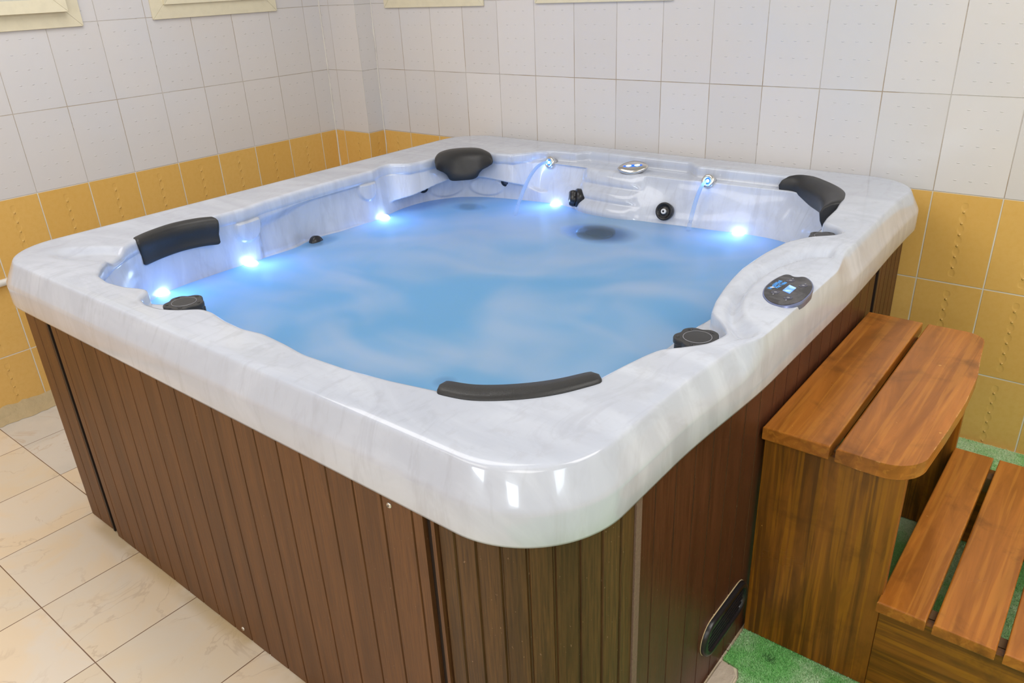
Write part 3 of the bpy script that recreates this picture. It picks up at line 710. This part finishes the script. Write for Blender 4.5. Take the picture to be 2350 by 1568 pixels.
def text(name, s_, p0, p1, mat, parent, hgt):
    cu = bpy.data.curves.new(name, 'FONT'); cu.body = s_; cu.size = 1; cu.extrude = .01; cu.align_y = 'CENTER'
    o = bpy.data.objects.new(name, cu); COL.objects.link(o); bpy.context.view_layer.update()
    me = bpy.data.meshes.new_from_object(o.evaluated_get(bpy.context.evaluated_depsgraph_get())); bpy.data.objects.remove(o)
    w = max(v.co.x for v in me.vertices); p0, p1 = Vector(p0), Vector(p1); d = p1 - p0; a = math.atan2(d.y, d.x)
    me.transform(Matrix.Translation(p0) @ Matrix.Rotation(a, 4, 'Z') @ Matrix.Diagonal((d.length / w, hgt, .03, 1)))
    return link(name, me, mat, parent)
text('lettering', 'NorthWind', pp(765, 735, ZF), pp(1075, 520, ZF), M['print_blue'], bez, .014)
text('lettering', 'Hot Tubs', pp(935, 712, ZF), pp(1205, 560, ZF), M['print_blue'], bez, .014)
star = Vector(pp(845, 700, ZF)); 
ob = poly_stack('star_mark', [[star + Vector((math.cos(k * PI / 6) * (.0055 if k % 2 == 0 else .002), math.sin(k * PI / 6) * (.0055 if k % 2 == 0 else .002), dz)) for k in range(12)] for dz in (0, .0009)], M['white_plastic'], bez)

# cabinet : vertical slats with V grooves
def slats(name, path, pitch, mat, z0, z1, depth=.004, gw=.0027, parent=tub, start=.5):
    """path = dense polyline of (x,y) points running left to right seen from outside; grooves every pitch"""
    P2 = [Vector(q).to_2d() for q in path]; L_ = [0]
    for a, b in zip(P2, P2[1:]): L_.append(L_[-1] + (b - a).length)
    tot = L_[-1]
    def at_(s_):
        s_ = min(max(s_, 0), tot); i = max(k for k in range(len(L_)) if L_[k] <= s_ + 1e-9); i = min(i, len(P2) - 2)
        f = (s_ - L_[i]) / (L_[i + 1] - L_[i]); p_ = P2[i].lerp(P2[i + 1], f); d = (P2[i + 1] - P2[i]).normalized(); return p_, Vector((d.y, -d.x))
    ss = set([0, tot]); s_ = start * pitch; gs = []
    while s_ < tot - gw: gs.append(s_); s_ += pitch
    prof = [(0, 0)]
    for g in gs: prof += [(g - gw, 0), (g - gw * .35, -depth), (g + gw * .35, -depth), (g + gw, 0)]
    prof.append((tot, 0)); extra = [(l, 0) for l in L_ if all(abs(l - g) > gw for g in gs)]; prof = sorted(set(prof + extra))
    bm = bmesh.new(); cols = []
    for s_, o_ in prof:
        p_, n_ = at_(s_); q = p_ + n_ * o_; inn = p_ - n_ * .014
        cols.append([bm.verts.new((q.x, q.y, z0)), bm.verts.new((q.x, q.y, z1)), bm.verts.new((inn.x, inn.y, z1)), bm.verts.new((inn.x, inn.y, z0))])
    for a, b in zip(cols, cols[1:]):
        for k in range(4): bm.faces.new((a[k], b[k], b[(k + 1) % 4], a[(k + 1) % 4]))
    bm.faces.new(cols[0]); bm.faces.new(cols[-1][::-1])
    return frombm(name, bm, mat, parent)
ZC = .762
YF, XF, XL, YB = -2.065, 2.835, .886, -.055
def arc(cx, cy, r, a0, a1, n=40): return [(cx + r * math.cos(math.radians(a0 + (a1 - a0) * i / n)), cy + r * math.sin(math.radians(a0 + (a1 - a0) * i / n))) for i in range(n + 1)]
RC = .215
slats('front_panel', [(1.125, YF), (2.556, YF)], .0763, M['cab'], .004, ZC, start=.42)
slats('corner_panel', [(XL, -1.75)] + arc(XL + .06, YF + .006 + .06, .06, 180, 270) + [(1.088, YF + .006)], .075, M['cab'], .004, ZC, start=.3)
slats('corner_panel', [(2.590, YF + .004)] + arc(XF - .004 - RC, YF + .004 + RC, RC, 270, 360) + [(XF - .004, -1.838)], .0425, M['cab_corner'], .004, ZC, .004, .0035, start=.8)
slats('side_panel', [(XF, -1.822), (XF, -.50)], .0763, M['cab_side_shaded'], .004, ZC, .003, .002, start=.6)
slats('corner_panel', [(XF - .004, -.455), (XF - .004, -.24)] + arc(XF - .004 - .17, YB - .17, .17, 0, 90), .05, M['cab_side_shaded'], .004, ZC, start=.7)
slats('back_panel', [(XF - .2, YB), (XL + .2, YB)], .0763, M['cab'], .004, ZC)
slats('left_panel', [(XL, YB - .05), (XL, -1.75)], .0763, M['cab'], .004, ZC)
# dark channel trims between panels
box('corner_trim', (1.086, YF + .004, .004), (1.094, YF + .018, ZC), M['cab_dark'], tub); box('corner_trim', (1.094, YF + .012, .004), (1.127, YF + .018, ZC), M['cab_dark'], tub)
box('corner_trim', (2.555, YF + .010, .004), (2.592, YF + .018, ZC), M['cab_dark'], tub); box('corner_trim', (2.577, YF - .002, .004), (2.585, YF + .012, ZC), M['cab'], tub)
box('corner_trim', (XF - .012, -1.84, .004), (XF + .001, -1.822, ZC), M['strip'], tub, .002)
box('corner_trim', (XF - .016, -.501, .004), (XF - .010, -.454, ZC), M['cab_dark'], tub); box('corner_trim', (XF - .012, -.474, .004), (XF + .001, -.466, ZC), M['cab_dark'], tub)
box('cabinet_frame', (XL + .12, YF + .12, 0), (XF - .12, YB - .12, .10), M['cab_dark'], tub)
def screw(c, n): 
    o = lathe('screw', [(.0055, -.004), (.006, .0), (.005, .0018), (.001, .0024)], c, n, M['screw'], tub, 18)
    lathe('screw_slot', [(.002, .0015), (.002, .0026)], c, n, M['black'], o, 4)
screw((2.4745, YF - .0005, .716), (0, -1, 0)); screw((1.110, YF + .010, .022), (0, -1, 0)); screw((1.808, YF - .0005, .026), (0, -1, 0))
# oval vent grille low on the right side
gc = Vector((XF, -1.414, .148)); hl, hh = .118, .049
def stad(hl, hh, n=14):
    o = [];
    for i in range(n + 1): a = -PI / 2 + PI * i / n; o.append((gc.y + (hl - hh) + hh * math.cos(a), gc.z + hh * math.sin(a)))
    for i in range(n + 1): a = PI / 2 + PI * i / n; o.append((gc.y - (hl - hh) + hh * math.cos(a), gc.z + hh * math.sin(a)))
    return o
def ringx(name, o_, i_, x0, x1, mat, parent):
    n = len(o_); vs = [(x0, *p) for p in o_] + [(x1 - .003, *p) for p in o_] + [(x1, gc.y + (p[0] - gc.y) * .97, gc.z + (p[1] - gc.z) * .95) for p in o_] + [(x1, *p) for p in i_] + [(x0, *p) for p in i_]; fs = []
    for j in range(4):
        for i in range(n): fs.append((j * n + i, j * n + (i + 1) % n, (j + 1) * n + (i + 1) % n, (j + 1) * n + i))
    return mesh(name, vs, fs, mat, parent, True)
gr = ringx('vent_grille', stad(hl, hh), stad(hl - .014, hh - .014), XF - .002, XF + .012, M['black'], tub); gr['label'] = 'black oval vent grille'
prism('grille_back', stad(hl - .012, hh - .012), XF + .0005, XF + .002, M['black'], gr, axis='x')
for k in range(-3, 4):
    zz_ = gc.z + k * .0115; hw = (hl - .016) - (hh - math.sqrt(max(hh ** 2 - (k * .0115) ** 2, 0))) - .004
    box('louvre', (XF + .001, gc.y - hw, zz_ - .0022), (XF + .008, gc.y + hw, zz_ + .0022), M['black'], gr, .001)
# pale sealant squeezed round the vent
ringx('sealant', stad(hl + .002, hh + .002), stad(hl - .002, hh - .002), XF - .001, XF + .0025, M['cement'], gr)

# ------------------------------------------------------------------ water in the tub and the two falling streams
vs = []; fs = []; KR = 70
for j in range(KR):
    rr = (R_WAT[::3] + .006) * ((j + 1) / KR); x = CX + rr * DX[::3]; y = CY + rr * DY[::3]
    z = .70 + .0013 * np.sin(7 * x + 3 * np.sin(2.3 * y)) * np.cos(6 * y + 2 * x) + .0009 * np.sin(15 * x - 11 * y)
    vs += list(np.stack([x, y, z], 1))
n3 = len(DX[::3])
for j in range(KR - 1): fs += [(j * n3 + i, j * n3 + (i + 1) % n3, (j + 1) * n3 + (i + 1) % n3, (j + 1) * n3 + i) for i in range(n3)]
vs.append((CX, CY, .70)); fs += [(i, (i + 1) % n3, len(vs) - 1) for i in range(n3)]
wat = mesh('water', vs, fs, M['water'], None, True, False)
for p_ in wat.data.polygons: pass
bm = bmesh.new(); bm.from_mesh(wat.data); bmesh.ops.recalc_face_normals(bm, faces=bm.faces)
if sum(f.normal.z for f in bm.faces) < 0: bmesh.ops.reverse_faces(bm, faces=bm.faces)
bm.to_mesh(wat.data); bm.free()
tag(wat, 'cloudy glowing blue water filling the hot tub', 'water')
def stream(p0, p1, up, label):
    pts = []; rads = []
    for i in range(26):
        t_ = i / 25; q = Vector(p0).lerp(Vector(p1), t_ ** .95); q.z = p0[2] + up * 4 * t_ * (1 - t_) * (1 - t_ * .35) + (p1[2] - p0[2]) * t_ ** 2.1; pts.append(q); rads.append(.0052 + .0035 * t_)
    o = tube('water_stream', pts, .005, M['stream'], None, 14, rads); tag(o, label, 'water stream', 'streams from the chrome spouts')
stream(tuple(s1 + n1.normalized() * .006), (1.508, -.500, .697), .018, 'long thin arc of water leaping from the left chrome spout')
stream(tuple(s2 + n2.normalized() * .006), (2.161, -.335, .697), .002, 'short faint stream dropping from the right chrome spout')

# ------------------------------------------------------------------ wooden steps
st = empty('wooden_steps', (3.15, -.93, 0)); tag(st, 'two-step brown varnished wooden stair standing against the hot tub', 'steps')
def plank(pts, z0, z1): return prism('tread_plank', pts, z0, z1, M['step_top'], st, .004)
ZU, ZL = .620, .283
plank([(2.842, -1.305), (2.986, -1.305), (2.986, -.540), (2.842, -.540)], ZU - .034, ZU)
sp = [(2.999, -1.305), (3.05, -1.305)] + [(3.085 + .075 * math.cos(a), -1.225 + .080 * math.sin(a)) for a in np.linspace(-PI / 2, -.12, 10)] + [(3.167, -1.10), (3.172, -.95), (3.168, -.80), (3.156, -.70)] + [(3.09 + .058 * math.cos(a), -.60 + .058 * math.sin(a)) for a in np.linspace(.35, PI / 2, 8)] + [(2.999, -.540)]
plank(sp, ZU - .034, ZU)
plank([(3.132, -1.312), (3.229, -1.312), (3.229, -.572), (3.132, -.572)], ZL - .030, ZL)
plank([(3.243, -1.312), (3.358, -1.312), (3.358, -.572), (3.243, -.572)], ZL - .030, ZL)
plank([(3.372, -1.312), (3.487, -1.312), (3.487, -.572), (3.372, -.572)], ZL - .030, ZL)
FZ = .008
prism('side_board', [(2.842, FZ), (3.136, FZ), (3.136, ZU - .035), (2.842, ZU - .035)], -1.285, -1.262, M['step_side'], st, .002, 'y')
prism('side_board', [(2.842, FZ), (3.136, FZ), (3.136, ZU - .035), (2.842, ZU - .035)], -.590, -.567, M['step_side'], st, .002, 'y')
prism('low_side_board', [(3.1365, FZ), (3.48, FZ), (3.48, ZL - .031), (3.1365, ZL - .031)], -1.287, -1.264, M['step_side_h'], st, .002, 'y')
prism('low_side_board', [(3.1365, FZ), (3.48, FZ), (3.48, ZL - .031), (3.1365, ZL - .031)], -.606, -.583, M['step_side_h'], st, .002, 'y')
box('cross_rail', (3.14, -1.262, ZL - .075), (3.47, -1.232, ZL - .031), M['rail'], st); box('cross_rail', (3.14, -.636, ZL - .075), (3.47, -.606, ZL - .031), M['rail'], st)
box('cross_rail', (2.85, -1.260, ZU - .08), (3.125, -1.232, ZU - .035), M['rail'], st); box('cross_rail', (2.85, -.62, ZU - .08), (3.125, -.592, ZU - .035), M['rail'], st)

# ------------------------------------------------------------------ artificial grass mat
grass_outline = [(2.842, -.012), (5.2, -.012), (5.2, -3.2), (2.98, -3.2), (2.90, -1.60), (2.895, -1.435), (2.882, -1.408), (2.842, -1.404)]
t = NT('green_turf_backing'); P, x, y, z = t.pos()
nn = t.noise(P, 7, 5, .6); fine = t.noise(P, 420, 2)
mc = t.mix(t.step(nn, .4, .65), lin(140, 208, 126), lin(206, 234, 190))
mc = t.mix(t.mul(t.step(fine, .4, .7), .45), mc, lin(60, 130, 60))
M['turf'] = t.fin(mc, .8, t.bump(fine, .003, 1.0))
mat_o = prism('artificial_grass', grass_outline, 0.0005, .006, M['turf'], None)
tag(mat_o, 'bright green artificial grass mat on the floor around the wooden steps', 'mat')
t = NT('green_blades'); P, x, y, z = t.pos()
nn = t.noise(P, 7, 5, .6); f2 = t.noise(P, 260, 2); dk = t.mul(t.step(t.noise(P, 11, 3), .6, .68), .8)
mc = t.mix(t.step(nn, .4, .65), lin(154, 224, 138), lin(228, 246, 214)); mc = t.mix(t.step(f2, .35, .75), mc, lin(96, 180, 86)); mc = t.mix(dk, mc, lin(34, 84, 34))
M['blade'] = t.fin(mc, .55)
from mathutils.geometry import intersect_point_line
def inside(x, y, poly):
    c = False; j = len(poly) - 1
    for i in range(len(poly)):
        if (poly[i][1] > y) != (poly[j][1] > y) and x < (poly[j][0] - poly[i][0]) * (y - poly[i][1]) / (poly[j][1] - poly[i][1]) + poly[i][0]: c = not c
        j = i
    return c
vs = []; fs = []
for (ax, bx, ay, by, n) in ((2.842, 3.25, -1.56, -1.26, 26000), (2.90, 3.7, -.57, -.012, 20000), (3.1, 3.5, -1.26, -.57, 9000), (2.88, 4.3, -2.4, -1.56, 42000), (3.25, 4.3, -1.56, -1.26, 12000), (3.5, 4.3, -1.26, -.57, 14000), (3.7, 4.3, -.57, -.012, 9000)):
    for _ in range(n):
        x = random.uniform(ax, bx); y = random.uniform(ay, by)
        if not inside(x, y, grass_outline): continue
        a = random.uniform(0, 2 * PI); h = random.uniform(.004, .009); w = .0011; lx, ly = random.gauss(0, .0035), random.gauss(0, .0035); k = len(vs)
        vs += [(x - w * math.cos(a), y - w * math.sin(a), .005), (x + w * math.cos(a), y + w * math.sin(a), .005), (x + lx, y + ly, .005 + h)]; fs.append((k, k + 1, k + 2))
bl = mesh('grass_blades', vs, fs, M['blade'], mat_o, False, False); bl['kind'] = 'stuff'
# broken tile piece beside the mat
o = prism('broken_tile', [(2.841, -1.412), (2.872, -1.414), (2.888, -1.435), (2.891, -1.52), (2.886, -1.60), (2.88, -1.70), (2.845, -1.70), (2.8415, -1.55)], .0005, .009, M['stone'], None, .003)
tag(o, 'dirty off-white broken tile strip between tub side and green mat', 'tile fragment')
